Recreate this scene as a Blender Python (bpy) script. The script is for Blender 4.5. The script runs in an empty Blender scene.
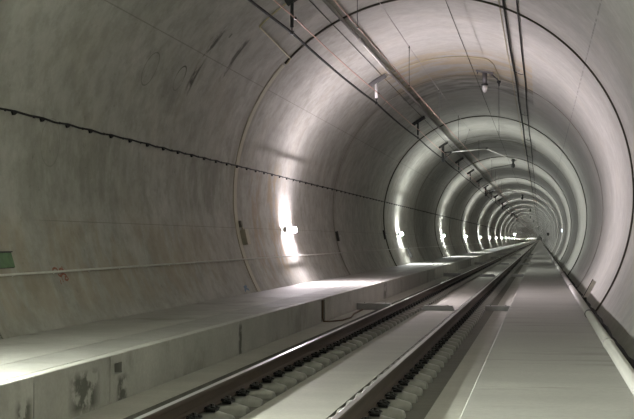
import bpy, bmesh, math, random
from mathutils import Vector, Matrix
random.seed(7)
S = bpy.context.scene
COL = S.collection
pi = math.pi
# ------------------------------------------------------------------ place (metres): x right, y along the tunnel, z up from the track slab
CAMZ = 1.625
CX, CZ, R = -2.36, 2.605, 4.32          # tunnel axis and lining radius
YN, YF = -45.0, 2600.0                   # tunnel ends
RAILX = (-3.087, -1.58)
JOINT0, JSTEP = 13.6, 13.4              # lining joints
LAMP0, LSTEP = 5.9, 26.6                # wall lamps
PTOP = 0.475                            # platform top
PX = -4.19                              # platform face
WTOP = 0.205                            # walkway top

def ring(th, y, r=R):
    a = math.radians(th)
    return Vector((CX + r*math.cos(a), y, CZ + r*math.sin(a)))
def rdir(th):
    a = math.radians(th); return Vector((math.cos(a), 0, math.sin(a)))
def tdir(th):
    a = math.radians(th); return Vector((-math.sin(a), 0, math.cos(a)))
YV = Vector((0, 1, 0)); ZV = Vector((0, 0, 1))

# ------------------------------------------------------------------ materials
def new_mat(name):
    m = bpy.data.materials.new(name); m.use_nodes = True
    nt = m.node_tree; b = nt.nodes['Principled BSDF']
    return m, nt, b
class NT:
    def __init__(s, nt): s.nt = nt
    def n(s, t, **k):
        x = s.nt.nodes.new(t)
        for a, v in k.items(): setattr(x, a, v)
        return x
    def link(s, a, b): s.nt.links.new(a, b)
    def put(s, sock, v):
        if isinstance(v, bpy.types.NodeSocket): s.link(v, sock)
        else: sock.default_value = v
    def m(s, op, a, b=None, c=None, clamp=False):
        x = s.n('ShaderNodeMath', operation=op, use_clamp=clamp)
        s.put(x.inputs[0], a)
        if b is not None: s.put(x.inputs[1], b)
        if c is not None: s.put(x.inputs[2], c)
        return x.outputs[0]
    def noise(s, vec, scale, detail=4, rough=.55):
        x = s.n('ShaderNodeTexNoise'); s.put(x.inputs['Vector'], vec)
        x.inputs['Scale'].default_value = scale; x.inputs['Detail'].default_value = detail
        x.inputs['Roughness'].default_value = rough
        return x.outputs[0]
    def xyz(s, a, b, c):
        x = s.n('ShaderNodeCombineXYZ')
        for i, v in enumerate((a, b, c)): s.put(x.inputs[i], v)
        return x.outputs[0]
    def ramp(s, f, lo, hi, a=0., b=1.):
        x = s.n('ShaderNodeMapRange', clamp=True)
        s.put(x.inputs[0], f); x.inputs[1].default_value = lo; x.inputs[2].default_value = hi
        x.inputs[3].default_value = a; x.inputs[4].default_value = b
        return x.outputs[0]
    def mix(s, f, a, b, blend='MIX'):
        x = s.n('ShaderNodeMix', data_type='RGBA', blend_type=blend)
        s.put(x.inputs[0], f)
        for i, v in ((6, a), (7, b)):
            s.put(x.inputs[i], v if isinstance(v, bpy.types.NodeSocket) else (*v, 1))
        return x.outputs[2]
    def pos(s):
        g = s.n('ShaderNodeNewGeometry'); sp = s.n('ShaderNodeSeparateXYZ'); s.link(g.outputs['Position'], sp.inputs[0])
        return g.outputs['Position'], sp.outputs[0], sp.outputs[1], sp.outputs[2]
    def box(s, v, c, h, soft):                # 1 inside |v-c|<h, soft edge
        d = s.m('ABSOLUTE', s.m('SUBTRACT', v, c))
        return s.ramp(d, h, h + soft, 1, 0)

def plain(name, col, rough=.5, metal=0., spec=.5, var=.12, scale=8.):
    m, nt, b = new_mat(name); N = NT(nt)
    tc = N.n('ShaderNodeTexCoord')
    f = N.noise(tc.outputs['Object'], scale, 3)
    dark = tuple(c*(1-2*var) for c in col); light = tuple(min(1, c*(1+var)) for c in col)
    N.link(N.mix(f, dark, light), b.inputs['Base Color'])
    b.inputs['Roughness'].default_value = rough; b.inputs['Metallic'].default_value = metal
    b.inputs['Specular IOR Level'].default_value = spec
    return m

def emitter(name, col, strength):
    m, nt, b = new_mat(name)
    b.inputs['Base Color'].default_value = (.8, .8, .8, 1)
    b.inputs['Emission Color'].default_value = (*col, 1); b.inputs['Emission Strength'].default_value = strength
    return m

def lining_mat(name, side):
    m, nt, b = new_mat(name); N = NT(nt)
    P, x, y, z = N.pos()
    al = N.m('ARCTAN2', N.m('SUBTRACT', x, CX), N.m('SUBTRACT', z, CZ))     # 0 at the crown, left negative
    arc = N.m('MULTIPLY', al, R)
    v = N.xyz(y, arc, 0.)
    big = N.noise(v, .75, 7, .68)
    fine = N.noise(v, 5., 6, .65)
    streak = N.noise(N.xyz(N.m('MULTIPLY', y, 2.6), N.m('MULTIPLY', arc, .22), 0.), 1.2, 5, .65)
    longi = N.noise(N.xyz(N.m('MULTIPLY', y, .12), N.m('MULTIPLY', arc, 2.2), 3.), 1., 4, .6)
    blk = N.m('FLOOR', N.m('DIVIDE', N.m('SUBTRACT', y, JOINT0), JSTEP))
    wn = N.n('ShaderNodeTexWhiteNoise', noise_dimensions='1D'); N.link(blk, wn.inputs['W'])
    c = N.mix(N.ramp(big, .3, .7), (.37, .366, .34), (.52, .51, .48))
    c = N.mix(N.ramp(streak, .35, .75, 0, .26), c, (.33, .325, .285))
    c = N.mix(N.ramp(longi, .5, .75, 0, .16), c, (.45, .44, .415))
    c = N.mix(N.ramp(fine, .3, .8, .0, .35), c, (.29, .285, .255))
    mot = N.noise(v, 2.3, 5, .7)
    c = N.mix(N.ramp(mot, .45, .62, 0, .6 if side == 'left' else .2), c, (.285, .28, .245))
    mot2 = N.noise(N.xyz(y, arc, 9.), 1.1, 6, .7)
    c = N.mix(N.ramp(mot2, .50, .64, 0, .5 if side == 'left' else .2), c, (.27, .268, .232))
    hue = N.noise(v, .9, 3, .5)
    c = N.mix(N.ramp(hue, .5, .75, 0, .25), c, (.42, .375, .29))
    tone = N.ramp(wn.outputs[0], 0, 1, .93, 1.05)
    hsv = N.n('ShaderNodeHueSaturation'); N.link(c, hsv.inputs['Color']); N.link(tone, hsv.inputs['Value']); c = hsv.outputs[0]
    # grime either side of every joint
    jm = N.m('ABSOLUTE', N.m('SUBTRACT', N.m('FLOORED_MODULO', N.m('SUBTRACT', y, JOINT0 - JSTEP/2), JSTEP), JSTEP/2))
    c = N.mix(N.m('MULTIPLY', N.ramp(jm, .02, .9, .6, 0), N.ramp(streak, .3, .6)), c, (.2, .19, .155))
    # dripping rust and lime runs, of their own shape
    deg = N.m('MULTIPLY', al, 180/pi)
    def patch(c, y0, hy, a0, ha, col, amt, seed, lo=.42, hi=.55, sc=3.):
        n_ = N.noise(N.xyz(N.m('MULTIPLY', y, 1.5), N.m('MULTIPLY', arc, .8), seed), sc, 4, .6)
        k = N.m('MULTIPLY', N.m('MULTIPLY', N.box(y, y0, hy, hy*.8), N.box(deg, a0, ha, ha*.5)), N.ramp(n_, lo, hi, 0, amt))
        return N.mix(k, c, col)
    if side == 'left':
        for (y0, hy, a0, ha, amt, sd) in ((21.95, .1, -57.5, 7., .85, 1.), (23.6, .08, -54, 5., .8, 2.), (22.5, .03, -49.5, .5, .6, 3.)):
            c = patch(c, y0, hy, a0, ha, (.055, .055, .045), amt, sd)
        c = patch(c, 24.5, 1.3, -88, 6, (.19, .19, .155), .5, 4., lo=.4, hi=.62, sc=1.6)
        c = patch(c, 17.6, 1.6, -88, 7, (.20, .20, .165), .5, 5., lo=.4, hi=.65, sc=1.6)
        c = patch(c, 20.6, .9, -70, 3, (.2, .2, .17), .4, 6., lo=.4, hi=.65, sc=1.6)
        c = patch(c, 31.0, .5, -97, 14, (.36, .25, .12), .5, 7., sc=2.)
        c = patch(c, 29.0, .4, -100, 14, (.3, .2, .1), .4, 8., sc=2.)
        c = patch(c, 16.0, 6., -108, 7, (.32, .25, .15), .35, 9., sc=1.2)
        # rings left on the concrete by filled core holes
        def circ(c, y0, a0, rr, w, amt, amin=None):
            dy = N.m('SUBTRACT', y, y0); da = N.m('SUBTRACT', arc, math.radians(a0)*R)
            d = N.m('SQRT', N.m('ADD', N.m('MULTIPLY', dy, dy), N.m('MULTIPLY', da, da)))
            k = N.m('MULTIPLY', N.box(d, rr, w, w), amt)
            if amin: k = N.m('MULTIPLY', k, N.ramp(da, -.02, .08))
            return N.mix(k, c, (.08, .08, .065))
        c = circ(c, 19.63, -65.1, .29, .007, .5)
        c = circ(c, 21.25, -64.2, .22, .010, .75, True)
        c = circ(c, 21.25, -64.4, .23, .008, .35)
        c = circ(c, 16.35, -85.2, .33, .006, .25)
        # construction seam along the shoulder
        c = N.mix(N.m('MULTIPLY', N.box(deg, -56.8, .07, .10), .5), c, (.15, .145, .12))
        c = N.mix(N.m('MULTIPLY', N.box(deg, -99.6, .03, .07), N.ramp(y, 15.5, 16.5, 0, .6)), c, (.16, .155, .13))
        spk = N.noise(v, 7., 4, .7)
        c = N.mix(N.m('MULTIPLY', N.ramp(spk, .60, .68, 0, .5), N.ramp(mot2, .48, .6)), c, (.17, .17, .145))
    elif side == 'right':
        dn = N.noise(N.xyz(N.m('MULTIPLY', y, 1.2), 0., 1.), 2., 3)
        c = N.mix(N.m('MULTIPLY', N.box(deg, 50.2, .16, .12), N.ramp(dn, .42, .55, 0, .7)), c, (.16, .16, .15))
    else:
        c = patch(c, 38., 2.2, 0, 30, (.40, .30, .15), .5, 11., sc=.9)
        c = patch(c, 42.5, 1.4, 0, 30, (.13, .13, .11), .7, 12., lo=.4, hi=.6, sc=1.2)
        c = patch(c, 66, 2., 0, 30, (.15, .15, .125), .6, 13., sc=1.)
    N.link(c, b.inputs['Base Color'])
    N.link(N.ramp(fine, .2, .8, .7, .9), b.inputs['Roughness'])
    b.inputs['Specular IOR Level'].default_value = .25
    h = N.m('ADD', N.m('MULTIPLY', big, .6), N.m('ADD', N.m('MULTIPLY', fine, .06), N.m('MULTIPLY', longi, .08)))
    bp = N.n('ShaderNodeBump'); bp.inputs['Strength'].default_value = .3; bp.inputs['Distance'].default_value = .012
    N.link(h, bp.inputs['Height']); N.link(bp.outputs[0], b.inputs['Normal'])
    return m

def concrete(name, lo, hi, scale=1.5, sx=1., sy=1., rough=(.6, .85), stain=None, bump=.25, extra=None):
    m, nt, b = new_mat(name); N = NT(nt)
    P, x, y, z = N.pos()
    v = N.xyz(N.m('MULTIPLY', x, sx), N.m('MULTIPLY', y, sy), z)
    big = N.noise(v, scale, 6, .62)
    fine = N.noise(P, 22., 5, .65)
    c = N.mix(N.ramp(big, .32, .68), lo, hi)
    c = N.mix(N.ramp(fine, .35, .8, 0, .35), c, tuple(t*.62 for t in lo))
    if stain:
        s_ = N.noise(P, .9, 5, .65)
        c = N.mix(N.ramp(s_, .54, .68, 0, .7), c, stain)
    if extra: c = extra(N, c, x, y, z)
    N.link(c, b.inputs['Base Color'])
    N.link(N.ramp(big, .3, .7, rough[0], rough[1]), b.inputs['Roughness'])
    b.inputs['Specular IOR Level'].default_value = .4
    bp = N.n('ShaderNodeBump'); bp.inputs['Strength'].default_value = bump; bp.inputs['Distance'].default_value = .01
    N.link(N.m('ADD', big, N.m('MULTIPLY', fine, .5)), bp.inputs['Height']); N.link(bp.outputs[0], b.inputs['Normal'])
    return m

def face_stains(N, c, x, y, z):
    # wet patches with their own shapes on the platform face
    for (y0, z0, hy, hz, sd) in ((11.15, .2, .22, .13, 1.), (9.75, .12, .1, .12, 2.), (12.2, .1, .09, .1, 3.), (17.3, .2, .06, .17, 4.), (34.2, .3, .2, .2, 5.)):
        n_ = N.noise(N.xyz(N.m('MULTIPLY', y, 1.), z, sd), 5., 4, .6)
        k = N.m('MULTIPLY', N.m('MULTIPLY', N.box(y, y0, hy, hy), N.box(z, z0, hz, hz*.7)), N.ramp(n_, .42, .52, 0, .8))
        k = N.m('MULTIPLY', k, N.ramp(z, .40, .455, 1, 0))
        c = N.mix(k, c, (.045, .047, .035))
    return c
def pave_marks(N, c, x, y, z):
    n_ = N.noise(N.xyz(N.m('MULTIPLY', x, .35), N.m('MULTIPLY', y, 1.6), 5.), 1., 5, .65)
    c = N.mix(N.ramp(n_, .56, .7, 0, .7), c, (.185, .18, .158))
    jm = N.m('ABSOLUTE', N.m('SUBTRACT', N.m('FLOORED_MODULO', N.m('SUBTRACT', y, 18.3), 6.65), 3.325))
    return N.mix(N.ramp(jm, .0, .03, .8, 0), c, (.13, .125, .11))
def trough_ribs(N, c, x, y, z):
    n_ = N.noise(N.xyz(N.m('MULTIPLY', x, .4), N.m('MULTIPLY', y, 9.), 5.), 1., 4, .6)
    return N.mix(N.ramp(n_, .45, .65, 0, .5), c, (.09, .088, .075))

M = {}
M['wall_left'] = lining_mat('lining concrete left', 'left')
M['ceiling'] = lining_mat('lining concrete crown', 'top')
M['wall_right'] = lining_mat('lining concrete right', 'right')
M['platform'] = concrete('platform concrete', (.33, .325, .295), (.46, .455, .42), 1.2, stain=(.22, .22, .185), extra=face_stains)
M['lid'] = concrete('cover slab concrete', (.27, .265, .24), (.38, .375, .345), 1.4, stain=(.26, .255, .225))
M['slab'] = concrete('track slab concrete', (.33, .32, .285), (.46, .45, .41), .9, sx=.6, sy=2., rough=(.5, .8))
M['trough'] = concrete('rough trough concrete', (.115, .113, .096), (.18, .176, .152), 1.5, extra=trough_ribs, bump=.5)
M['walkway'] = concrete('walkway concrete', (.30, .295, .272), (.41, .405, .378), .8, sx=.4, sy=1.6, rough=(.5, .8), extra=pave_marks)
M['gutter'] = concrete('gutter concrete', (.11, .105, .085), (.17, .162, .135), 2.)
M['block'] = plain('sleeper block concrete', (.27, .267, .24), .42, var=.2, scale=14)
M['rail_steel'] = None
M['clip'] = plain('blackened spring steel', (.02, .02, .02), .3, .5, var=.2)
M['bolt'] = plain('dark bolt steel', (.05, .048, .045), .35, .8)
M['pad'] = plain('rail pad rubber', (.03, .03, .03), .7)
M['black'] = plain('black cable rubber', (.009, .009, .009), .7, spec=.25)
M['feeder'] = plain('dark feeder cable', (.010, .010, .010), .7, spec=.2)
M['copper'] = plain('copper wire', (.62, .36, .28), .45, .4)
M['wire'] = plain('dull contact wire', (.30, .27, .25), .45, .6)
M['alu'] = plain('weathered aluminium conduit', (.40, .39, .375), .5, .3)
M['galv'] = plain('galvanised steel', (.36, .36, .355), .45, .6)
M['greysteel'] = plain('grey galvanised channel', (.17, .165, .17), .5, .4)
M['darksteel'] = plain('dark and silhouette steel', (.035, .036, .036), .5, .3)
M['tube'] = plain('pale arm tube', (.62, .62, .60), .4, .2)
M['porcelain'] = plain('pale insulator', (.62, .61, .60), .35)
M['gasket'] = plain('dark joint seal', (.05, .044, .032), .8)
M['beige'] = plain('beige cable trunking', (.43, .40, .31), .6)
M['yellow'] = plain('beige earth cable', (.50, .44, .27), .6)
M['thinjoint'] = plain('cast joint line', (.20, .19, .16), .8)
M['handrail'] = plain('pale handrail pipe', (.66, .655, .62), .35)
M['pipe'] = plain('grey walkway pipe', (.47, .455, .435), .45, .0, var=.06, scale=2.)
M['duct'] = plain('steel duct cover', (.37, .37, .365), .55, .3)
M['rust'] = plain('rusty brown cable', (.13, .085, .05), .7)
M['green'] = plain('green sign face', (.105, .20, .09), .6, var=.3, scale=9)
M['red'] = plain('red spray paint', (.33, .13, .085), .8, var=.3, scale=20)
M['blue'] = plain('blue spray paint', (.15, .22, .32), .8)
M['housing'] = plain('lamp housing', (.55, .55, .53), .5)
M['bracket'] = plain('worn bracket steel', (.55, .52, .46), .6, .0)
M['fence'] = plain('dark cabinet', (.05, .05, .048), .6)

# rail: brown flanks, polished running band
def rail_mat():
    m, nt, b = new_mat('rail steel'); N = NT(nt)
    P, x, y, z = N.pos()
    n_ = N.noise(N.xyz(N.m('MULTIPLY', x, 8.), y, N.m('MULTIPLY', z, 8.)), 2., 5, .6)
    c = N.mix(n_, (.03, .020, .015), (.072, .047, .033))
    top = N.ramp(z, .2315, .2345)
    c = N.mix(top, c, (.55, .54, .53))
    N.link(c, b.inputs['Base Color']); N.link(N.m('MULTIPLY', top, .95), b.inputs['Metallic'])
    N.link(N.mix(top, (.75, .75, .75), (.34, .34, .34)), b.inputs['Roughness'])
    return m
M['rail_steel'] = rail_mat()

# ------------------------------------------------------------------ mesh helpers
class MB:
    def __init__(s): s.v = []; s.f = []; s.smooth = []; s.mi = []
    def add(s, vs, fs, smooth=False, mi=0):
        o = len(s.v); s.v += [tuple(p) for p in vs]
        for f in fs: s.f.append([i + o for i in f]); s.smooth.append(smooth); s.mi.append(mi)
        return s
    def box(s, c, hx, hy, hz, ax=None, mi=0):
        ax = ax or (Vector((1, 0, 0)), YV, ZV); c = Vector(c)
        vs = [c + ax[0]*(i*hx) + ax[1]*(j*hy) + ax[2]*(k*hz) for k in (-1, 1) for j in (-1, 1) for i in (-1, 1)]
        fs = [(0, 2, 3, 1), (4, 5, 7, 6), (0, 1, 5, 4), (2, 6, 7, 3), (0, 4, 6, 2), (1, 3, 7, 5)]
        return s.add(vs, fs, False, mi)
    def tube(s, pts, r, n=8, cap=True, smooth=True, mi=0):
        pts = [Vector(p) for p in pts]; rs = r if isinstance(r, (list, tuple)) else [r]*len(pts)
        vs = []; fs = []; up = None
        for i, p in enumerate(pts):
            t = (pts[min(i+1, len(pts)-1)] - pts[max(i-1, 0)]).normalized()
            if up is None: up = ZV if abs(t.z) < .9 else Vector((1, 0, 0))
            a = t.cross(up)
            if a.length < 1e-4: a = t.cross(Vector((1, 0, 0)))
            a.normalize(); b_ = a.cross(t).normalized(); up = b_
            for k in range(n):
                q = 2*pi*k/n; vs.append(p + (a*math.cos(q) + b_*math.sin(q))*rs[i])
        for i in range(len(pts)-1):
            for k in range(n):
                k2 = (k+1) % n; fs.append((i*n+k, i*n+k2, (i+1)*n+k2, (i+1)*n+k))
        s.add(vs, fs, smooth, mi)
        if cap:
            o = len(s.v) - len(vs)
            s.f.append([o+k for k in range(n)][::-1]); s.smooth.append(False); s.mi.append(mi)
            e = o + (len(pts)-1)*n
            s.f.append([e+k for k in range(n)]); s.smooth.append(False); s.mi.append(mi)
        return s
    def extrude_y(s, prof, y0, y1, closed=True, smooth=False, mi=0, caps=True):
        n = len(prof); vs = [(x, y0, z) for x, z in prof] + [(x, y1, z) for x, z in prof]
        fs = [(i, (i+1) % n, n+(i+1) % n, n+i) for i in range(n if closed else n-1)]
        s.add(vs, fs, smooth, mi)
        if closed and caps:
            o = len(s.v)-2*n
            s.f.append([o+i for i in range(n)][::-1]); s.smooth.append(False); s.mi.append(mi)
            s.f.append([o+n+i for i in range(n)]); s.smooth.append(False); s.mi.append(mi)
        return s
    def arc_band(s, th0, th1, y0, y1, r0, r1, step=2.):
        n = max(2, int(abs(th1-th0)/step)); vs = []; fs = []
        for i in range(n+1):
            th = th0 + (th1-th0)*i/n
            for (r, y) in ((r1, y0), (r0, y0), (r0, y1), (r1, y1)): vs.append(ring(th, y, r))
        for i in range(n):
            for k in range(4):
                k2 = (k+1) % 4; fs.append((i*4+k, i*4+k2, (i+1)*4+k2, (i+1)*4+k))
        fs.append((3, 2, 1, 0)); e = n*4; fs.append((e, e+1, e+2, e+3))
        return s.add(vs, fs, False)
    def mesh(s, name, mats):
        me = bpy.data.meshes.new(name); me.from_pydata(s.v, [], s.f)
        for m in (mats if isinstance(mats, (list, tuple)) else [mats]): me.materials.append(m)
        me.polygons.foreach_set('use_smooth', s.smooth); me.polygons.foreach_set('material_index', s.mi)
        bm = bmesh.new(); bm.from_mesh(me); bmesh.ops.recalc_face_normals(bm, faces=bm.faces); bm.to_mesh(me); bm.free()
        me.update(); return me
    def build(s, name, mats, parent=None, origin=None, bevel=0):
        me = s.mesh(name, mats)
        o = bpy.data.objects.new(name, me); COL.objects.link(o)
        if origin is not None:
            me.transform(Matrix.Translation(-Vector(origin))); o.location = origin
        if parent is not None: o.parent = parent; o.location = (0, 0, 0)
        if bevel:
            md = o.modifiers.new('bevel', 'BEVEL'); md.width = bevel; md.segments = 2; md.limit_method = 'ANGLE'
        return o
def tag(o, label, cat, group=None, kind=None):
    o['label'] = label; o['category'] = cat
    if group: o['group'] = group
    if kind: o['kind'] = kind
    return o
def thing(name, loc, label, cat, group=None):
    o = bpy.data.objects.new(name, None); o.empty_display_size = .1; COL.objects.link(o); o.location = loc
    return tag(o, label, cat, group)
def copy_tree(o, parent=None):
    c = o.copy(); COL.objects.link(c)
    if parent is not None: c.parent = parent
    for ch in o.children: copy_tree(ch, c)
    return c
def struct(o): o['kind'] = 'structure'; return o
ORD = ['', 'first', 'second', 'third', 'fourth', 'fifth', 'sixth', 'seventh', 'eighth', 'ninth', 'tenth', 'eleventh', 'twelfth', 'thirteenth',
       'fourteenth', 'fifteenth', 'sixteenth', 'seventeenth', 'eighteenth', 'nineteenth', 'twentieth']
def ordn(n):
    T = ['', '', 'twent', 'thirt', 'fort', 'fift', 'sixt', 'sevent', 'eight', 'ninet']
    if n > 20: return T[n//10] + ('y-' + ORD[n % 10] if n % 10 else 'ieth')
    if n <= 20: return ORD[n]

# ------------------------------------------------------------------ the shell
def lining(name, th0, th1, mat):
    mb = MB(); n = int(abs(th1-th0)/1.); ys = [YN] + [JOINT0 + JSTEP*k for k in range(-4, 200)] + [YF]
    ys = sorted(y for y in ys if YN <= y <= YF)
    vs = [ring(th0 + (th1-th0)*i/n, y) for y in ys for i in range(n+1)]
    fs = [(j*(n+1)+i, j*(n+1)+i+1, (j+1)*(n+1)+i+1, (j+1)*(n+1)+i) for j in range(len(ys)-1) for i in range(n)]
    mb.add(vs, fs, True)
    return struct(mb.build(name, mat))
lining('wall_left', 120, 213.5, M['wall_left'])
lining('ceiling', 60, 120, M['ceiling'])
lining('wall_right', -38, 60, M['wall_right'])
for nm, y in (('wall_far', YF), ('wall_near', YN)):
    mb = MB(); vs = [ring(a, y, R+.05) for a in range(0, 360, 6)]; mb.add(vs, [tuple(range(60))]); struct(mb.build(nm, M['ceiling']))
# joints: broad dark seal every second block, fine cast line between
ti = 0
for k in range(-3, 48):
    y = JOINT0 + JSTEP*k; ti += 1
    mb = MB()
    if k == 1:
        mb.arc_band(137.5, -35.5, y-.03, y+.03, R+.02, R-.036)
        struct(mb.build('trim_%d' % ti, M['gasket']))
        mb = MB().arc_band(210.3, 138.2, y-.15, y+.13, R+.02, R-.02); ti += 1
        struct(mb.build('trim_%d' % ti, M['beige']))
    elif k % 2:
        mb.arc_band(210.3, -35.5, y-.03, y+.03, R+.02, R-.034)
        struct(mb.build('trim_%d' % ti, M['gasket']))
    else:
        mb.arc_band(210.3, -35.5, y-.01, y+.01, R+.02, R-.012)
        struct(mb.build('trim_%d' % ti, M['thinjoint']))

mb = MB()
for k in range(49, 192, 2):
    mb.arc_band(210.3, -35.5, JOINT0+JSTEP*k-.03, JOINT0+JSTEP*k+.03, R+.02, R-.03, 3.)
ti += 1; struct(mb.build('trim_%d' % ti, M['gasket']))

# floor of the track: slab strips, the two rough troughs, seen as one poured floor
mb = MB()
zt = -.055
def strip(x0, z0, x1, z1, mi): mb.add([(x0, YN, z0), (x1, YN, z1), (x1, YF, z1), (x0, YF, z0)], [(0, 1, 2, 3)], False, mi)
strip(-4.6, 0, -3.73, 0, 0); strip(-3.73, 0, -3.72, zt, 1); strip(-3.72, zt, -2.70, zt, 1); strip(-2.70, zt, -2.69, 0, 1)
strip(-2.69, 0, -1.92, 0, 0); strip(-1.92, 0, -1.91, zt, 1); strip(-1.91, zt, -1.05, zt, 1); strip(-1.05, zt, -1.04, 0, 1); strip(-1.04, 0, -.5, 0, 0)
struct(mb.build('floor', [M['slab'], M['trough']]))
# walkway on the right with a chamfered kerb edge, then the wall gutter
mb = MB(); mb.extrude_y([(-.645, -.05), (-.645, WTOP-.018), (-.627, WTOP), (.95, WTOP), (.95, -.05)], YN, YF)
struct(mb.build('floor_walkway', M['walkway']))
mb = MB(); mb.extrude_y([(.95, -.06), (.95, .06), (1.30, .06), (1.30, -.06)], YN, YF)
struct(mb.build('floor_gutter', M['gutter']))

# platform on the left, cast in lengths with open joints, one cable recess per two lengths
LX0, LX1 = -4.87, -4.31
niches = [(23.95, 24.4), (50.4, 50.85), (76.9, 77.35), (103.4, 103.85)]
cuts = [YN, 9.95, 11.84, 17.3, 23.95, 24.4, 32.0, 36.8, 42.5, 50.4, 50.85, 58.5, 63.5, 69., 76.9, 77.35, 85., 90., 96., 103.4, 103.85]
y = 110.
while y < YF: cuts.append(y); y += 6.65
cuts.append(YF)
mb = MB()
LIDH = .07
for a, b in zip(cuts[:-1], cuts[1:]):
    nich = any(abs(a-n[0]) < .01 for n in niches); fx = PX - .36 if nich else PX
    g = 0 if nich else .008
    if nich:   # recess: set-back face under the kerb line
        mb.extrude_y([(-4.6, -.05), (fx, -.05), (fx, PTOP-LIDH), (-4.6, PTOP-LIDH)], a, b)
        mb.extrude_y([(LX1, PTOP-.035), (PX, PTOP-.035), (PX, PTOP-.008), (PX-.008, PTOP), (LX1, PTOP)], a, b)
    elif abs(a - 11.84) < .01:   # the length with a small square hole in its face
        h0, h1, zl, zh = 11.97, 12.2, .275, .385
        mb.extrude_y([(-4.6, -.05), (PX, -.05), (PX, zl), (-4.6, zl)], a+g, b-g)
        mb.extrude_y([(-4.6, zl), (PX, zl), (PX, zh), (-4.6, zh)], a+g, h0)
        mb.extrude_y([(-4.6, zl), (PX, zl), (PX, zh), (-4.6, zh)], h1, b-g)
        mb.extrude_y([(-4.6, zh), (PX, zh), (PX, PTOP-LIDH), (-4.6, PTOP-LIDH)], a+g, b-g)
        mb.extrude_y([(LX1, PTOP-LIDH), (PX, PTOP-LIDH), (PX, PTOP-.008), (PX-.008, PTOP), (LX1, PTOP)], a+g, b-g)
    else:
        mb.extrude_y([(-4.6, -.05), (PX, -.05), (PX, PTOP-.008), (PX-.008, PTOP), (LX1, PTOP), (LX1, PTOP-LIDH), (-4.6, PTOP-LIDH)], a+g, b-g)
mb.extrude_y([(-6.4, -.05), (-4.6, -.05), (-4.6, PTOP-LIDH), (LX0, PTOP-LIDH), (LX0, PTOP), (-6.4, PTOP)], YN, YF)
struct(mb.build('floor_platform', M['platform']))

# ------------------------------------------------------------------ cover slabs along the platform
lid_me = {}
def lid_mesh(L):
    m_ = MB().box((0, 0, LIDH/2), (LX1-LX0)/2-.013, L/2-.009, LIDH/2); return m_.mesh('cover_slab', M['lid'])
lm = lid_mesh(1.33); far = MB()
k = 0; y = 4.4
while y < YF - 2:
    yc = y + .665
    if k < 150:
        o = bpy.data.objects.new('cover_slab', lm); COL.objects.link(o); o.location = ((LX0+LX1)/2, yc, PTOP-LIDH)
        o.location.z += random.uniform(-.001, .003)
        tag(o, 'flat grey concrete cover slab set flush along the platform edge', 'cover slab', 'cover slabs along the platform')
    else: far.box(((LX0+LX1)/2, yc, PTOP-LIDH/2), (LX1-LX0)/2-.006, .659, LIDH/2)
    y += 1.33; k += 1
o = far.build('cover_slabs', M['lid']); tag(o, 'distant concrete cover slabs running on along the platform', 'cover slab', kind='stuff')

# ------------------------------------------------------------------ rails
def rail_profile(x0, zb):
    h = [(-.075, 0), (.075, 0), (.075, .011), (.03, .024), (.011, .042), (.009, .075), (.009, .11), (.013, .125), (.034, .135), (.036, .15), (.035, .162), (.030, .169), (.02, .172),
         (-.02, .172), (-.030, .169), (-.035, .162), (-.036, .15), (-.034, .135), (-.013, .125), (-.009, .11), (-.009, .075), (-.011, .042), (-.03, .024), (-.075, .011)]
    return [(x0+a, zb+b) for a, b in h]
RB = .235 - .172
for x0, lab in zip(RAILX, ('brown steel running rail on the platform side of the track', 'brown steel running rail on the walkway side of the track')):
    mb = MB().extrude_y(rail_profile(x0, RB), YN, YF)
    tag(mb.build('rail', M['rail_steel'], origin=(x0, 0, RB)), lab, 'rail')

# ------------------------------------------------------------------ sleeper blocks with their clips
def block_mesh(nx=True):
    # a low loaf lying across the rail: arched section, domed ends
    mb = MB(); L = .325; prof = []
    st = [(-1, .0), (-.998, .42), (-.975, .60), (-.93, .70), (-.86, .76), (-.72, .86), (-.56, 1.), (.56, 1.), (.72, .86), (.86, .76), (.93, .70), (.975, .60), (.998, .42), (1, .0)]
    n = 12; vs = []; fs = []
    H = .108; W = .103
    for (t, k) in st:
        inner = abs(t) < .5
        for i in range(n+1):
            q = pi*i/n; cy, sz = math.cos(q), math.sin(q)
            yy = math.copysign(abs(cy)**.9, cy)*W*(.55+.45*k if k else .5)
            zz = (abs(sz)**.68)*H*k
            vs.append((t*L, yy, zz))
    m = n+1
    for j in range(len(st)-1):
        for i in range(n): fs.append((j*m+i, j*m+i+1, (j+1)*m+i+1, (j+1)*m+i))
    mb.add(vs, fs, True)
    return mb.mesh('sleeper_block', M['block'])
bme = block_mesh()
def clip_mesh(s):
    # w-shaped tension clip on a guide plate, beside the rail foot (s = side)
    mb = MB(); z = .118
    mb.box((s*.125, 0, .117), .045, .07, .012)
    pts = [(s*.068, -.030, z+.012), (s*.10, -.034, z+.028), (s*.15, -.040, z+.030), (s*.172, -.055, z+.018), (s*.15, -.078, z+.012), (s*.11, -.085, z+.030), (s*.08, -.075, z+.034),
           (s*.066, -.055, z+.014)]
    a = [(x, y_, zz) for x, y_, zz in pts]
    mb.tube(a, .0095, 6); mb.tube([(x, -y_, zz) for x, y_, zz in a], .0095, 6)
    mb.tube([(s*.102, -.033, z+.028), (s*.098, 0, z+.034), (s*.102, .033, z+.028)], .0095, 6)
    return mb.mesh('rail_clip', M['clip'])
def bolt_mesh(s):
    mb = MB(); c = (s*.127, 0)
    mb.tube([(c[0], c[1], .12), (c[0], c[1], .152)], .024, 10, smooth=False)
    mb.tube([(c[0], c[1], .152), (c[0], c[1], .178)], .019, 6, smooth=False)
    return mb.mesh('bolt', M['bolt'])
cme = {s: clip_mesh(s) for s in (-1, 1)}; bome = {s: bolt_mesh(s) for s in (-1, 1)}
pad_me = MB().box((0, 0, .1125), .075, .075, .0045).mesh('rail_pad', M['pad'])
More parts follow.
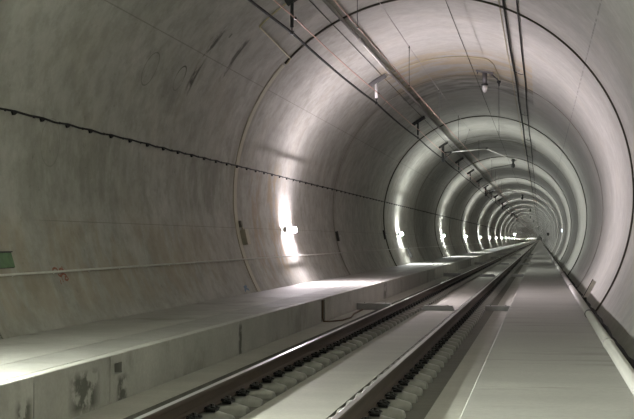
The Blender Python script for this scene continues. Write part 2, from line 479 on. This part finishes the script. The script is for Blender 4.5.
def child(name, me, par):
    o = bpy.data.objects.new(name, me); COL.objects.link(o); o.parent = par; return o
def make_block(full):
    o = bpy.data.objects.new('sleeper_block', bme); COL.objects.link(o)
    child('rail_pad', pad_me, o)
    for s in (-1, 1):
        c = child('rail_clip', cme[s], o); c['label'] = 'black spring clip'
        if full: child('bolt', bome[s], c)
    return o
protoA, protoB = make_block(True), make_block(False)
usedA = usedB = False
for ri, x0 in enumerate(RAILX):
    lab = ('rounded concrete sleeper block carrying the platform-side rail', 'rounded concrete sleeper block carrying the walkway-side rail')[ri]
    grp = ('sleeper blocks under the platform-side rail', 'sleeper blocks under the walkway-side rail')[ri]
    for k in range(150):
        y = 10.55 + .6*(k-5)
        if k < 90:
            o = protoA if not usedA else copy_tree(protoA); usedA = True
        else:
            o = protoB if not usedB else copy_tree(protoB); usedB = True
        o.location = (x0, y, zt); tag(o, lab, 'sleeper block', grp)
# the rest of the row, past 95 m
mb = MB()
for x0 in RAILX:
    k = 150
    while 10.55 + .6*(k-5) < 330:
        y = 10.55 + .6*(k-5)
        mb.add([(x0-.32, y-.14, zt), (x0+.32, y-.14, zt), (x0+.32, y+.14, zt), (x0-.32, y+.14, zt), (x0-.27, y-.1, zt+.105), (x0+.27, y-.1, zt+.105), (x0+.27, y+.1, zt+.105), (x0-.27, y+.1, zt+.105)],
               [(0, 1, 5, 4), (1, 2, 6, 5), (2, 3, 7, 6), (3, 0, 4, 7), (4, 5, 6, 7)])
        k += 1
o = mb.build('sleeper_blocks', M['block']); tag(o, 'distant sleeper blocks continuing under both rails', 'sleeper block', kind='stuff')

# ------------------------------------------------------------------ duct covers crossing the track
def duct(x0, x1, y, h, slope, label, b=0.):
    mb = MB(); d = .13
    vs = []
    for yy in (y-d, y+d): vs += [(x0, yy, b), (x1, yy, b), (x1-slope, yy, h), (x0+(slope if slope and x0 > -4 else 0), yy, h)]
    mb.add(vs, [(0, 1, 2, 3), (4, 7, 6, 5), (0, 4, 5, 1), (1, 5, 6, 2), (2, 6, 7, 3), (3, 7, 4, 0)])
    # folded rim and two fixing heads
    mb.box(((x0+x1)/2, y-d-.004, h-.012), (x1-x0)/2-.06, .004, .008)
    o = mb.build('duct_cover', M['duct'], origin=(x0, y, 0), bevel=.006)
    t2 = MB()
    for q in (.2, .8): t2.tube([(x0+(x1-x0)*q, y, h-.002), (x0+(x1-x0)*q, y, h+.012)], .014, 6, smooth=False)
    sc = t2.build('screw', M['bolt'], origin=(x0, y, 0)); sc.parent = o; sc.location = (0, 0, 0)
    tag(o, label, 'duct cover')
for q in range(5):
    y = 28.85 + 26.4*q
    w = ('nearest', 'second nearest', 'third nearest', 'fourth nearest', 'fifth nearest')[q]
    duct(PX+.004, -3.36, y, .15, .05, 'grey duct cover between platform and rail, %s row of ducts' % w)
    duct(-2.68, -1.94, y, .11, .05, 'grey duct cover between the two rails, %s row of ducts' % w)
    duct(-1.235, -.655, y, .115, .0, 'grey duct cover between rail and walkway, %s row of ducts' % w, .001)

# ------------------------------------------------------------------ wall lamps
LSTR = 3400.
cols = {0: (1., 1.0, .86), 1: (1., .93, .88)}
lcol = {0: (.95, 1., .89), 1: (1., .895, .96), 2: (.97, 1., .96)}
lamp_m = {k: [emitter('lamp diffuser front %d' % k, c, LSTR*(1.6, 1.07, .62)[k]), emitter('lamp diffuser side %d' % k, c, LSTR*(.145, .11, .09)[k])] for k, c in lcol.items()}
TH = -170.2
ax = (rdir(TH), YV, tdir(TH))
def lamp_meshes():
    o_ = Vector((0, 0, 0)); n = rdir(TH)
    br = MB()
    for s in (-.4, .4): br.box(o_ - n*.02 + YV*s, .022, .03, .045, ax)
    hs = MB().box(o_ - n*.055, .016, .64, .045, ax)
    for s in (-1, 1): hs.box(o_ - n*.10 + YV*(s*.63), .055, .012, .08, ax)
    df = MB(); prof = [(-.062, -.062), (-.085, -.072), (-.125, -.06), (-.145, -.025), (-.145, .025), (-.125, .06), (-.085, .072), (-.062, .062)]
    vs = [n*(-a)*-1 if False else n*a + tdir(TH)*b + YV*yy for yy in (-.615, .615) for a, b in prof]
    k = len(prof)
    df.add(vs, [(i, (i+1) % k, k+(i+1) % k, k+i) for i in range(k)] + [tuple(range(k))[::-1], tuple(range(k, 2*k))], False)
    df.mi = [0 if i == 3 else 1 for i in range(k)] + [1, 1]
    return br.mesh('bracket', M['galv']), hs.mesh('housing', M['housing']), df
brm, hsm, dfb = lamp_meshes()
dfm = {k: dfb.mesh('diffuser', m) for k, m in lamp_m.items()}
n = 0
for k in range(-2, 98):
    y = LAMP0 + LSTEP*k + (2.3 if k <= 0 else 0)
    if y > YF - 5 or y < YN + 3: continue
    if k >= 1:
        n += 1; lab = 'glowing tube lamp on the platform wall, %s one along from the near end' % ordn(n)
    else: lab = 'glowing tube lamp on the platform wall, behind the viewpoint' if k < 0 else 'glowing tube lamp on the platform wall just outside the view'
    if k == -1: lab = 'glowing tube lamp on the platform wall, next behind the viewpoint'
    t = thing('wall_lamp', ring(TH, y), lab, 'wall lamp', 'tube lamps along the platform wall')
    child('bracket', brm, t); child('housing', hsm, t)
    d = child('diffuser', dfm[0 if k <= 0 else 1 if k == 1 else 2], t); d['label'] = 'glowing white diffuser'

# ------------------------------------------------------------------ leaky cable and handrail on the left wall
TC = 171.3; OFF = .13
t = thing('wall_cable', ring(TC, 15), 'thin black cable running along the platform wall on short clips', 'cable')
orig = Vector(t.location)
def part(mb, name, mat, par, label=None, bevel=0):
    o = mb.build(name, mat, origin=par.location); o.parent = par; o.location = (0, 0, 0)
    if label: o['label'] = label
    if bevel:
        md = o.modifiers.new('bevel', 'BEVEL'); md.width = bevel; md.segments = 2; md.limit_method = 'ANGLE'
    return o
CS = .905; yc0 = 14.78 - CS*14
mb = MB(); pts = []; i = 0; nclip = 240
for i in range(nclip):
    y = yc0 + CS*i; pts.append(ring(TC, y, R-OFF))
    if y < 100:
        p = ring(TC, y+CS/2, R-OFF); p.z -= random.uniform(.004, .022); pts.append(p)
pts = [ring(TC, YN+1, R-OFF)] + pts + [ring(TC, YF-1, R-OFF)]
part(mb.tube(pts, .0145, 6), 'cable', M['black'], t)
def clip_geo(mb, y):
    mb.box(ring(TC, y, R-OFF/2), OFF/2, .007, .007, (rdir(TC), YV, tdir(TC)))
    mb.box(ring(TC, y, R-.006), .006, .018, .018, (rdir(TC), YV, tdir(TC)))
    c = ring(TC, y, R-OFF)
    vs = [c + Vector((x_, y_, z_)) for (y_, z_) in ((-.10, .004), (-.05, -.055), (-.01, -.05), (.12, .004)) for x_ in (-.012, .012)]
    mb.add(vs, [(0, 2, 4, 6), (1, 7, 5, 3), (0, 1, 3, 2), (2, 3, 5, 4), (4, 5, 7, 6), (6, 7, 1, 0)])
cm = MB(); clip_geo(cm, 0); cmm = cm.mesh('cable_clip', M['black'])
far = MB()
for i in range(nclip):
    y = yc0 + CS*i
    if 9 < y and i < 110:
        o = child('cable_clip', cmm, t); o.location = Vector((0, y, 0)) - orig
    elif y > 9: clip_geo(far, y)
f = part(far, 'cable_clips', M['black'], t); f['kind'] = 'stuff'

TR = -160.7
t = thing('handrail', ring(TR, 15), 'thin pale pipe handrail along the platform wall', 'handrail'); orig = Vector(t.location)
part(MB().tube([ring(TR, YN+1, R-.05), ring(TR, YF-1, R-.05)], .0145, 8), 'rail_tube', M['handrail'], t)
bm_ = MB().box(ring(TR, 0, R-.025), .025, .008, .006, (rdir(TR), YV, tdir(TR)))
bm_.box(ring(TR, 0, R-.004), .004, .015, .015, (rdir(TR), YV, tdir(TR)))
bmm = bm_.mesh('bracket', M['handrail']); far = MB()
for i in range(100):
    o = child('bracket', bmm, t); o.location = Vector((0, 10.6 + 1.33*i, 0)) - orig

# ------------------------------------------------------------------ overhead feeders and their ceiling hangers
HX = -4.64
HY = [23.3, 35.8, 48.3, 61.0, 73.0, 85.2, 97.5, 109.8] + [122.2 + 12.3*i for i in range(12)]
CANT = (3, 7, 11, 15, 19)
zc_h = CZ + math.sqrt(R*R - (HX-CX)**2)         # lining height over the hangers
za, zb = 3.97 + CAMZ, 4.22 + CAMZ
def sag_wire(x, z, ys, sag, r, mat, name, label, cat, x1=None, n=6, y0=YN+1, y1=YF-1, sub=4):
    pts = []; yy = [y0] + list(ys) + [y1]
    for i in range(len(yy)-1):
        L = yy[i+1]-yy[i]; s_ = sag*min(1, (L/12.3)**2) if L < 60 else 0
        m_ = sub if L < 60 else 1
        for j in range(m_):
            q = j/m_; pts.append((x, yy[i]+L*q, z - 4*s_*q*(1-q)))
    pts.append((x, y1, z))
    mb = MB().tube(pts, r, n)
    o = mb.build(name, mat, origin=pts[0]); return tag(o, label, cat)
PH = [-1.3, 11.0] + HY
sag_wire(HX, za-.03, PH, .05, .026, M['feeder'], 'feeder_cable', 'thick black overhead cable hung under the ceiling hangers', 'cable', n=8)
sag_wire(HX+.06, zb, PH, .04, .013, M['copper'], 'copper_wire', 'pinkish copper wire beside the thick black overhead cable', 'wire')
def ceil_line(th, r, rad, mat, name, label, cat):
    mb = MB().tube([ring(th, YN+1, r), ring(th, YF-1, r)], rad, 8)
    return tag(mb.build(name, mat, origin=ring(th, 10, r)), label, cat)
ceil_line(119.4, R-.008, .007, M['darksteel'], 'ceiling_cable', 'thin dark cable fixed straight along the ceiling through the hanger plates', 'cable')
t = thing('ceiling_conduit', ring(116.2, 10), 'thick grey conduit fixed straight along the ceiling over the track', 'conduit')
part(MB().tube([ring(116.2, YN+1, R-.046), ring(116.2, YF-1, R-.046)], .038, 10), 'tube', M['alu'], t)
for i in range(40):
    y = 17.5 + 6.15*i
    part(MB().box(ring(116.2, y, R-.008), .008, .02, .08, (rdir(116.2), YV, tdir(116.2))).box(ring(116.2, y, R-.046), .042, .014, .042, (rdir(116.2), YV, tdir(116.2))), 'clamp', M['alu'], t)
ceil_line(85.6, R-.01, .006, M['darksteel'], 'crown_wire', 'thin dark wire along the crown passing the white ceiling insulator', 'wire')
ceil_line(69.3, R-.012, .008, M['yellow'], 'thin_wire', 'thin tan wire beside the pair of black overhead cables', 'wire')

def hanger(y, label, dark):
    t = thing('ceiling_hanger', (HX, y, zc_h), label, 'hanger', 'hangers under the ceiling')
    th = math.degrees(math.atan2(zc_h-CZ, HX-CX)); A = (rdir(th), YV, tdir(th)); n_ = rdir(th)
    c = Vector((HX, y, zc_h))
    mt = M['darksteel'] if dark else M['greysteel']  # dark hangers: silhouette against the lit lining put into plate and tube colour
    hl = .17 if y < 30 else .28
    pl = MB().box(c - n_*.012, .012, .05, hl, A)
    pl.box(c - n_*.06 - YV*.045, .06, .005, hl, A); pl.box(c - n_*.06 + YV*.045, .06, .005, hl, A)
    part(pl, 'ceiling_plate', mt, t)
    zb_ = za + .115
    part(MB().tube([(HX, y, zc_h-.02), (HX, y, zb_)], .034 if dark else .046, 10), 'drop_tube', M['darksteel'] if dark else M['porcelain'], t)
    cl = MB().box((HX, y, zb_-.02), .03, .03, .02).tube([(HX, y, zb_-.03), (HX, y, za-.01)], .012, 6)
    cl.box((HX, y, za-.03), .034, .035, .034)
    part(cl, 'cable_clamp', M['darksteel'], t)
    c2 = MB().box((HX+.045, y, zb), .035, .02, .012).box((HX+.06, y, zb), .02, .04, .02)
    part(c2, 'wire_clamp', M['darksteel'], t)
nh = 0
hcount = 0
for i, y in enumerate(HY):
    if i in CANT: continue
    hcount += 1
    if i == 0: hanger(y, 'silhouette-black drop-tube hanger under the ceiling, nearest the camera', True)
    else: hanger(y, '%s drop-tube hanger under the ceiling, %s in its row' % ('pale' if i < 2 else 'grey', ordn(hcount)), i == 2 or i > 3)
hanger(-1.3, 'drop-tube hanger under the ceiling above the viewpoint', True); hanger(11.0, 'drop-tube hanger under the ceiling just above the view', True)

# catenary: messenger, contact wire, droppers
SUP = [12.0] + [HY[i] for i in CANT]
stag = [-2.85, -2.52, -2.75, -2.45, -2.75, -2.5]
ZM, ZCW = 4.42 + CAMZ, 3.36 + CAMZ
def mess(y):
    for i in range(len(SUP)-1):
        if SUP[i] <= y <= SUP[i+1]:
            q = (y-SUP[i])/(SUP[i+1]-SUP[i]); x = stag[i]+(stag[i+1]-stag[i])*q
            return Vector((x, y, ZM - .34*4*q*(1-q)))
    return Vector((stag[0] if y < 12 else stag[-1], y, ZM))
def cont(y):
    p = mess(y); q = 0
    p.z = ZCW - .05; 
    for i in range(len(SUP)-1):
        if SUP[i] <= y <= SUP[i+1]:
            q = (y-SUP[i])/(SUP[i+1]-SUP[i]); p.z = ZCW - .05*4*q*(1-q)
    return p
yy = [YN+1, 0] + [12 + 3.5*i for i in range(71)] + [YF-1]
tag(MB().tube([mess(y) for y in yy], .0085, 6).build('messenger_wire', M['wire'], origin=(stag[0], 0, ZM)), 'upper catenary wire sagging above the track', 'wire')
tag(MB().tube([cont(y) for y in yy], .012, 6).build('contact_wire', M['copper'], origin=(stag[0], 0, ZCW)), 'copper contact wire hanging below the sagging wire over the track', 'wire')
dy_ = [(19.3, 19.3), (26.7, 26.7), (34.2, 34.2), (41.6, 41.6), (47.5, 44.5), (54, 54)] + [(68.+7.*i, 68.+7.*i) for i in range(16)]
for i, (a, b) in enumerate(dy_):
    p, q = mess(a), cont(b)
    t = thing('dropper', q, 'thin vertical dropper wire of the overhead line, %s from the camera' % ordn(i+1), 'dropper', 'droppers of the overhead line')
    part(MB().tube([q, p], .006, 5), 'wire', M['darksteel'], t)
    part(MB().box(p, .012, .025, .022), 'upper_clamp', M['darksteel'], t)
    part(MB().box(q, .012, .025, .022), 'lower_clamp', M['darksteel'], t)

# cantilever supports
for ci, i in enumerate(CANT):
    y = HY[i]; s_i = ci+1; xm = stag[s_i]
    t = thing('cantilever_support', (HX, y, zc_h), 'dark post with a pale cantilever arm over the track, %s from the camera' % ordn(ci+1), 'overhead support', 'cantilever supports of the overhead line')
    th = math.degrees(math.atan2(zc_h-CZ, HX-CX)); A = (rdir(th), YV, tdir(th)); n_ = rdir(th); c = Vector((HX, y, zc_h))
    part(MB().box(c - n_*.02, .02, .09, .26, A).box(c - n_*.06, .04, .02, .26, A), 'ceiling_plate', M['darksteel'], t)
    part(MB().box((HX, y, (zc_h-.02+za-.2)/2), .065, .065, (zc_h-.02-za+.2)/2), 'post', M['darksteel'], t)
    zA = 4.22 + CAMZ
    part(MB().box((HX, y, za-.02), .034, .035, .034), 'cable_clamp', M['darksteel'], t)
    ins = MB(); p0 = Vector((HX+.05, y, zA+.02)); p1 = Vector((HX+.42, y, zA+.04))
    n2 = 12; pr = []; rr = []
    for k in range(n2+1): pr.append(p0.lerp(p1, k/n2)); rr.append(.045 if k % 2 else .022)
    part(ins.tube(pr, rr, 8, smooth=False), 'insulator', M['darksteel'], t)
    part(MB().tube([(HX+.05, y, zA-.32), (HX+.42, y, zA+.02)], .026, 8).tube([(HX+.14, y, zA+.03), (HX+.14, y, zA-.25)], .024, 6), 'strut', M['darksteel'], t)
    part(MB().tube([(HX+.42, y, zA+.04), (xm, y, ZM-.02)], .024, 8), 'bracket_tube', M['tube'], t)
    part(MB().box((xm, y, ZM), .05, .06, .035), 'messenger_clamp', M['darksteel'], t)
    xe = xm + 1.2
    part(MB().tube([(xm, y, ZM-.02), (xe, y, ZM-.57)], .022, 8), 'registration_tube', M['tube'], t)
    rod = []; rr = []
    for k in range(9): rod.append((xe+.06, y, ZM-.52-.055*k)); rr.append(.09 if k in (1, 2, 5, 6, 7) else .05)
    part(MB().tube(rod, rr, 8, smooth=False).box((xe+.1, y, ZM-.62), .11, .02, .015), 'drop_insulator', M['darksteel'], t)
    part(MB().tube([(xe+.02, y, ZM-.80), (xm+.3, y, ZCW+.10), (xm, y, ZCW)], .012, 6), 'steady_arm', M['darksteel'], t)

# pair of black cables over the right of the track
def lining_cable(th, rad, label):
    pts = [ring(th, YN+1, R-.033)]
    for i in range(60): pts.append(ring(th + random.uniform(-.35, .35), -4 + 6.15*i, R-.033))
    pts.append(ring(th, YF-1, R-.033))
    tag(MB().tube(pts, rad, 8).build('overhead_cable', M['feeder'], origin=pts[0]), label, 'cable')
lining_cable(67.7, .022, 'thicker of the paired black cables on the ceiling over the walkway edge')
lining_cable(63.4, .017, 'thinner of the paired black cables on the ceiling, on the walkway side')
for i in range(14):
    y = -4 + 12.3*i + 24.6 + 10.9 - 12.3   # bars that hold the pair
    y = 36.6 + 12.3*(i-1)
    c = ring(65.5, y)
    t = thing('cable_spacer', c, 'small bracket holding the paired black cables, %s from the camera' % ordn(i+1), 'bracket', 'brackets of the paired cables')
    part(MB().tube([ring(67.7, y, R-.065), ring(66.9, y, R-.10), ring(64.2, y, R-.10), ring(63.4, y, R-.06)], .010, 6), 'yoke', M['darksteel'], t)
    part(MB().tube([ring(65.5, y, R-.10), ring(65.5, y, R)], .010, 6), 'rod', M['galv'], t)

# white ceiling insulator with its side arm and hanging wire
y = 39.1; th = 80.8; c = ring(th, y)
t = thing('ceiling_insulator', c, 'white bell insulator on a grey ceiling plate over the track', 'insulator')
A = (rdir(th), YV, tdir(th))
pl = MB().box(c - rdir(th)*.03, .03, .09, .27, A)
for s in (-.22, .22): pl.tube([c - rdir(th)*.03 + tdir(th)*s, c - rdir(th)*.13 + tdir(th)*s], .02, 8)
part(pl, 'ceiling_plate', M['greysteel'], t)
part(MB().tube([c - ZV*.03, c - ZV*.40], .075, 14), 'column', M['greysteel'], t)
part(MB().tube([c - ZV*.40, c - ZV*.41, c - ZV*.45, c - ZV*.46], [.08, .11, .11, .08], 14), 'collar', M['darksteel'], t)
part(MB().tube([c - ZV*.46, c - ZV*.52, c - ZV*.60, c - ZV*.66, c - ZV*.68], [.085, .088, .075, .045, .01], 14), 'bell', M['porcelain'], t)
c2 = ring(74.9, y+.9, R-.12)
part(MB().tube([c - ZV*.08 + Vector((.2, 0, -.02)), c2], .022, 8), 'side_arm', M['greysteel'], t)
part(MB().box(c2 - ZV*.03, .06, .05, .035).tube([c2 - ZV*.06, c2 - ZV*.17], .03, 8), 'arm_clamp', M['darksteel'], t)
tag(MB().tube([c2 - ZV*.16, c2 - ZV*1.75], .006, 5).build('hanging_wire', M['darksteel'], origin=c2), 'thin wire hanging straight down from the ceiling insulator arm', 'wire')

# earth cables: one from the beige trunking to the first hanger, one across the crown to the insulator
def arcpts(y, a, b, r, n=14): return [ring(a+(b-a)*i/n, y, r) for i in range(n+1)]
pts = [ring(137.4, 27.0, R-.05), ring(135.4, 26.95, R-.045)] + [ring(135.2-(135.2-133.4)*i/4, 26.85-(26.85-23.5)*i/4, R-.02) for i in range(5)] + arcpts(23.45, 133., 123.5, R-.02, 8)
tag(MB().tube(pts, .017, 6).build('earth_cable', M['yellow'], origin=pts[0]), 'beige cable from the beige joint strip up to the silhouette-black hanger', 'cable')
pts = arcpts(36.2, 120.5, 78, R-.015, 24) + [ring(76.2, 37.0, R-.015), ring(75.2, 39.6, R-.03), c2 + Vector((0, 0, .0))]
tag(MB().tube(pts, .011, 6).build('earth_cable', M['yellow'], origin=pts[0]), 'beige cable arching across the crown to the white insulator', 'cable')

# ------------------------------------------------------------------ things on the left wall
def wallbox(name, y, th, hy, hh, dep, mat, label, cat, extra=None):
    t = thing(name, ring(th, y), label, cat); A = (rdir(th), YV, tdir(th)); c = ring(th, y)
    part(MB().box(c - rdir(th)*dep/2, dep/2, hy, hh, A), 'body', mat, t, bevel=.006)
    part(MB().box(c - rdir(th)*(dep+.008), .008, hy+.008, hh+.008, A), 'cover', mat, t, bevel=.003)
    if extra: extra(t, c, A, th)
    return t
def box_conduit(t, c, A, th):
    part(MB().tube([ring(-172, 27.30, R-.03), ring(-171, 27.33, R-.03), ring(-169.5, 27.36, R-.05)], .02, 8), 'conduit', M['beige'], t)
    part(MB().box(ring(-171.5, 27.2, R-.04), .04, .06, .07, A), 'junction', M['thinjoint'], t)
wallbox('junction_box', 27.36, -167.4, .15, .17, .11, M['beige'], 'beige junction box on the beige joint strip of the wall', 'junction box', box_conduit)
def clip_plate(t, c, A, th):
    part(MB().box(c - rdir(th)*.1 + YV*.1, .015, .08, .012, A), 'catch', M['tube'], t)
wallbox('cable_box', 40.55, -168.2, .05, .16, .07, M['fence'], 'small dark box on the wall after the first lamp', 'box', clip_plate)
wallbox('cable_box', 53.3, -169.5, .05, .2, .07, M['fence'], 'small dark box on the dark joint ring before the second lamp', 'box', clip_plate)
wallbox('wall_cabinet', 61.0, -157.5, .12, .24, .12, M['fence'], 'dark cabinet low on the wall under the second lamp', 'cabinet')
# emergency sign plate
th = -163.3; c = ring(th, 14.36); A = (rdir(th), YV, tdir(th))
t = thing('sign_plate', c, 'green sign plate on the wall, cut by the picture edge', 'sign')
part(MB().box(c - rdir(th)*.02, .008, .34, .096, A), 'face', M['green'], t, bevel=.002)
part(MB().box(c - rdir(th)*.006, .006, .345, .1, A), 'backing', M['darksteel'], t)
part(MB().box(c - rdir(th)*.026 - tdir(th)*(.103), .02, .345, .006, A), 'top_edge', M['darksteel'], t)

# spray paint
def ribbon(mb, pts, w, off=.004):
    # pts = (y, theta): flat painted stroke lying on the lining
    P = [(y, math.radians(a)*R) for y, a in pts]; vs = []; fs = []
    for i, (y, s) in enumerate(P):
        a = P[max(0, i-1)]; b = P[min(len(P)-1, i+1)]; d = Vector((b[0]-a[0], b[1]-a[1])); d.normalize(); n_ = Vector((-d.y, d.x))*w/2
        for sg in (1, -1):
            vs.append(ring(math.degrees((s+n_.y*sg)/R), y+n_.x*sg, R-off))
    for i in range(len(P)-1): fs.append((2*i, 2*i+1, 2*i+3, 2*i+2))
    mb.add(vs, fs)
def px(p):   # sketch grid to wall coordinates (y, theta) around the mark
    x, yv = p; return (15.91 + (x-52)*.0280, -161.2 + (yv-270)*.205 + (x-52)*.0035)
strokes = [[(52, 271.5), (53, 269), (55, 268.2), (57.5, 268.6), (58.6, 271)], [(60, 272.8), (60.6, 277), (60.8, 281.5)], [(60.6, 270.3), (62, 269), (63.6, 269), (64.5, 271)], [(64.6, 267), (65.2, 269.5), (66.3, 272)],
           [(57, 274), (59, 276), (61, 275.4), (62.4, 273.4)], [(62, 274.5), (64, 273.6), (66.5, 275), (68.2, 278.8), (66, 280), (63.6, 279.4)], [(63.5, 280), (65, 276.5), (66.4, 277)], [(57.2, 279), (56.8, 283.5)]]
mb = MB()
for i, s in enumerate(strokes): ribbon(mb, [px(p) for p in s], .03 if i not in (1, 7) else .02, .004 + .0006*i)
tag(mb.build('graffiti', M['red'], origin=ring(-160.3, 16.1)), 'red sprayed scrawl on the wall across the handrail', 'graffiti')
mb = MB()
ribbon(mb, [(25.8, -151.3), (26.0, -152.2), (26.2, -151.4)], .06); ribbon(mb, [(25.85, -152.4), (26.15, -152.8)], .05, .005)
tag(mb.build('paint_mark', M['blue'], origin=ring(-151.6, 26)), 'small blue paint mark low on the wall by the beige strip', 'paint mark')

# brown cable out of the platform recess and over the slab
pts = [(PX-.03, 24.33, PTOP-.05), (PX-.03, 24.33, .25), (PX-.03, 24.30, .08), (PX+.0, 24.24, .018), (PX+.12, 24.3, .016), (PX+.30, 24.7, .016), (PX+.34, 25.6, .016), (PX+.2, 27.0, .016), (PX+.16, 28.6, .016)]
tag(MB().tube(pts, .016, 8).build('brown_cable', M['rust'], origin=pts[0]), 'rusty brown cable hanging out of the platform recess onto the slab', 'cable')

# ------------------------------------------------------------------ right side: pipe, gutter cable, bracket
t = thing('floor_pipe', (.87, 23, WTOP), 'long grey pipe lying along the walkway edge by the wall', 'pipe')
part(MB().tube([(.87, YN+1, WTOP+.07), (.87, YF-1, WTOP+.07)], .07, 16), 'tube', M['pipe'], t)
for i in range(22):
    y = 23.2 + 13.3*(i-1)
    part(MB().tube([(.87, y-.05, WTOP+.07), (.87, y+.05, WTOP+.07)], .082, 16).box((.945, y, WTOP+.08), .02, .03, .02), 'clamp', M['darksteel'], t, 'dark pipe clamp')
for i in range(20):
    y = 29.85 + 13.3*(i-1)
    part(MB().tube([(.87, y-.09, WTOP+.07), (.87, y+.09, WTOP+.07)], .078, 16), 'sleeve', M['pipe'], t)
mb = MB(); pts = []
y = 5.
while y < 260:
    pts.append((1.10+random.uniform(-.025, .03), y, .06+.035+random.uniform(0, .012))); y += .55 if y < 60 else 4
tag(mb.tube(pts, .034, 7).build('gutter_cable', M['black'], origin=pts[0]), 'black cable lying in the gutter between pipe and wall', 'cable')
t = thing('leaning_bracket', (1.05, 31, WTOP), 'pale steel bracket leaning to the wall behind the grey pipe', 'bracket')
a = Vector((1.05, 30.9, WTOP+.0)); b = Vector((1.29, 31.1, WTOP+.42)); d = (b-a).normalized(); sd = d.cross(YV).normalized(); nn = d.cross(sd)
part(MB().box((a+b)/2, .062, .01, (b-a).length/2, (sd, nn, d)), 'plate', M['bracket'], t, bevel=.003)
part(MB().box((a+b)/2 + sd*.045 + nn*.03, .008, .03, (b-a).length/2, (sd, nn, d)), 'flange', M['darksteel'], t, 'dark edge flange')
part(MB().box((1.045, 30.9, .06+.085), .055, .07, .085), 'foot', M['darksteel'], t)

# ------------------------------------------------------------------ far equipment
c = ring(-2.5, 111.8)
t = thing('lit_sign', c, 'small bluish lit sign far down the right wall', 'sign')
part(MB().box(c + Vector((-.07, 0, 0)), .07, .14, .16), 'case', M['galv'], t)
part(MB().box(c + Vector((-.07, -.145, 0)), .06, .006, .14), 'panel', emitter('bluish sign light', (.8, .9, 1.), 1.6), t)
c = ring(.5, 268.7)
t = thing('track_signal', c, 'small dark signal far down the right wall', 'signal')
part(MB().box(c + Vector((-.3, 0, .1)), .22, .1, .3), 'head', M['fence'], t)
part(MB().box(c + Vector((-.05, 0, .1)), .1, .04, .05), 'arm', M['fence'], t)
c = Vector((-4.55, 231., PTOP))
t = thing('work_light', c, 'bright standing work light far down the platform', 'work light')
part(MB().tube([c, c + ZV*2.0], .03, 8), 'pole', M['galv'], t)
part(MB().box(c + ZV*.02, .25, .25, .02), 'base', M['darksteel'], t)
part(MB().box(c + Vector((0, 0, 2.12)), .2, .1, .14), 'head', M['darksteel'], t)
part(MB().box(c + Vector((0, -.11, 2.12)), .17, .01, .12), 'lens', emitter('work light lens', (1, 1, .95), 25.), t)

# ------------------------------------------------------------------ camera, world, view
cam = bpy.data.cameras.new('camera'); co = bpy.data.objects.new('camera', cam); COL.objects.link(co)
F = 1250.
th = math.atan2(239.5-209.5, F); ps = math.atan((540-317)/F*math.cos(th))
cam.sensor_width = 36.; cam.lens = F/634*36; cam.clip_end = 4000; cam.clip_start = .05
fw = Vector((-math.sin(ps)*math.cos(th), math.cos(ps)*math.cos(th), math.sin(th))); rt = Vector((math.cos(ps), math.sin(ps), 0)); up = rt.cross(fw)
co.matrix_world = Matrix(((rt.x, up.x, -fw.x, 0), (rt.y, up.y, -fw.y, 0), (rt.z, up.z, -fw.z, CAMZ), (0, 0, 0, 1)))
S.camera = co
w = bpy.data.worlds.new('world'); S.world = w; w.use_nodes = True
w.node_tree.nodes['Background'].inputs[0].default_value = (0, 0, 0, 1)
S.view_settings.view_transform = 'Standard'; S.view_settings.look = 'None'
S.view_settings.gamma = 1; S.view_settings.use_curve_mapping = False
S.view_settings.exposure = 0.0
S.cycles.use_denoising = True
S.cycles.diffuse_bounces = 6; S.cycles.max_bounces = 10
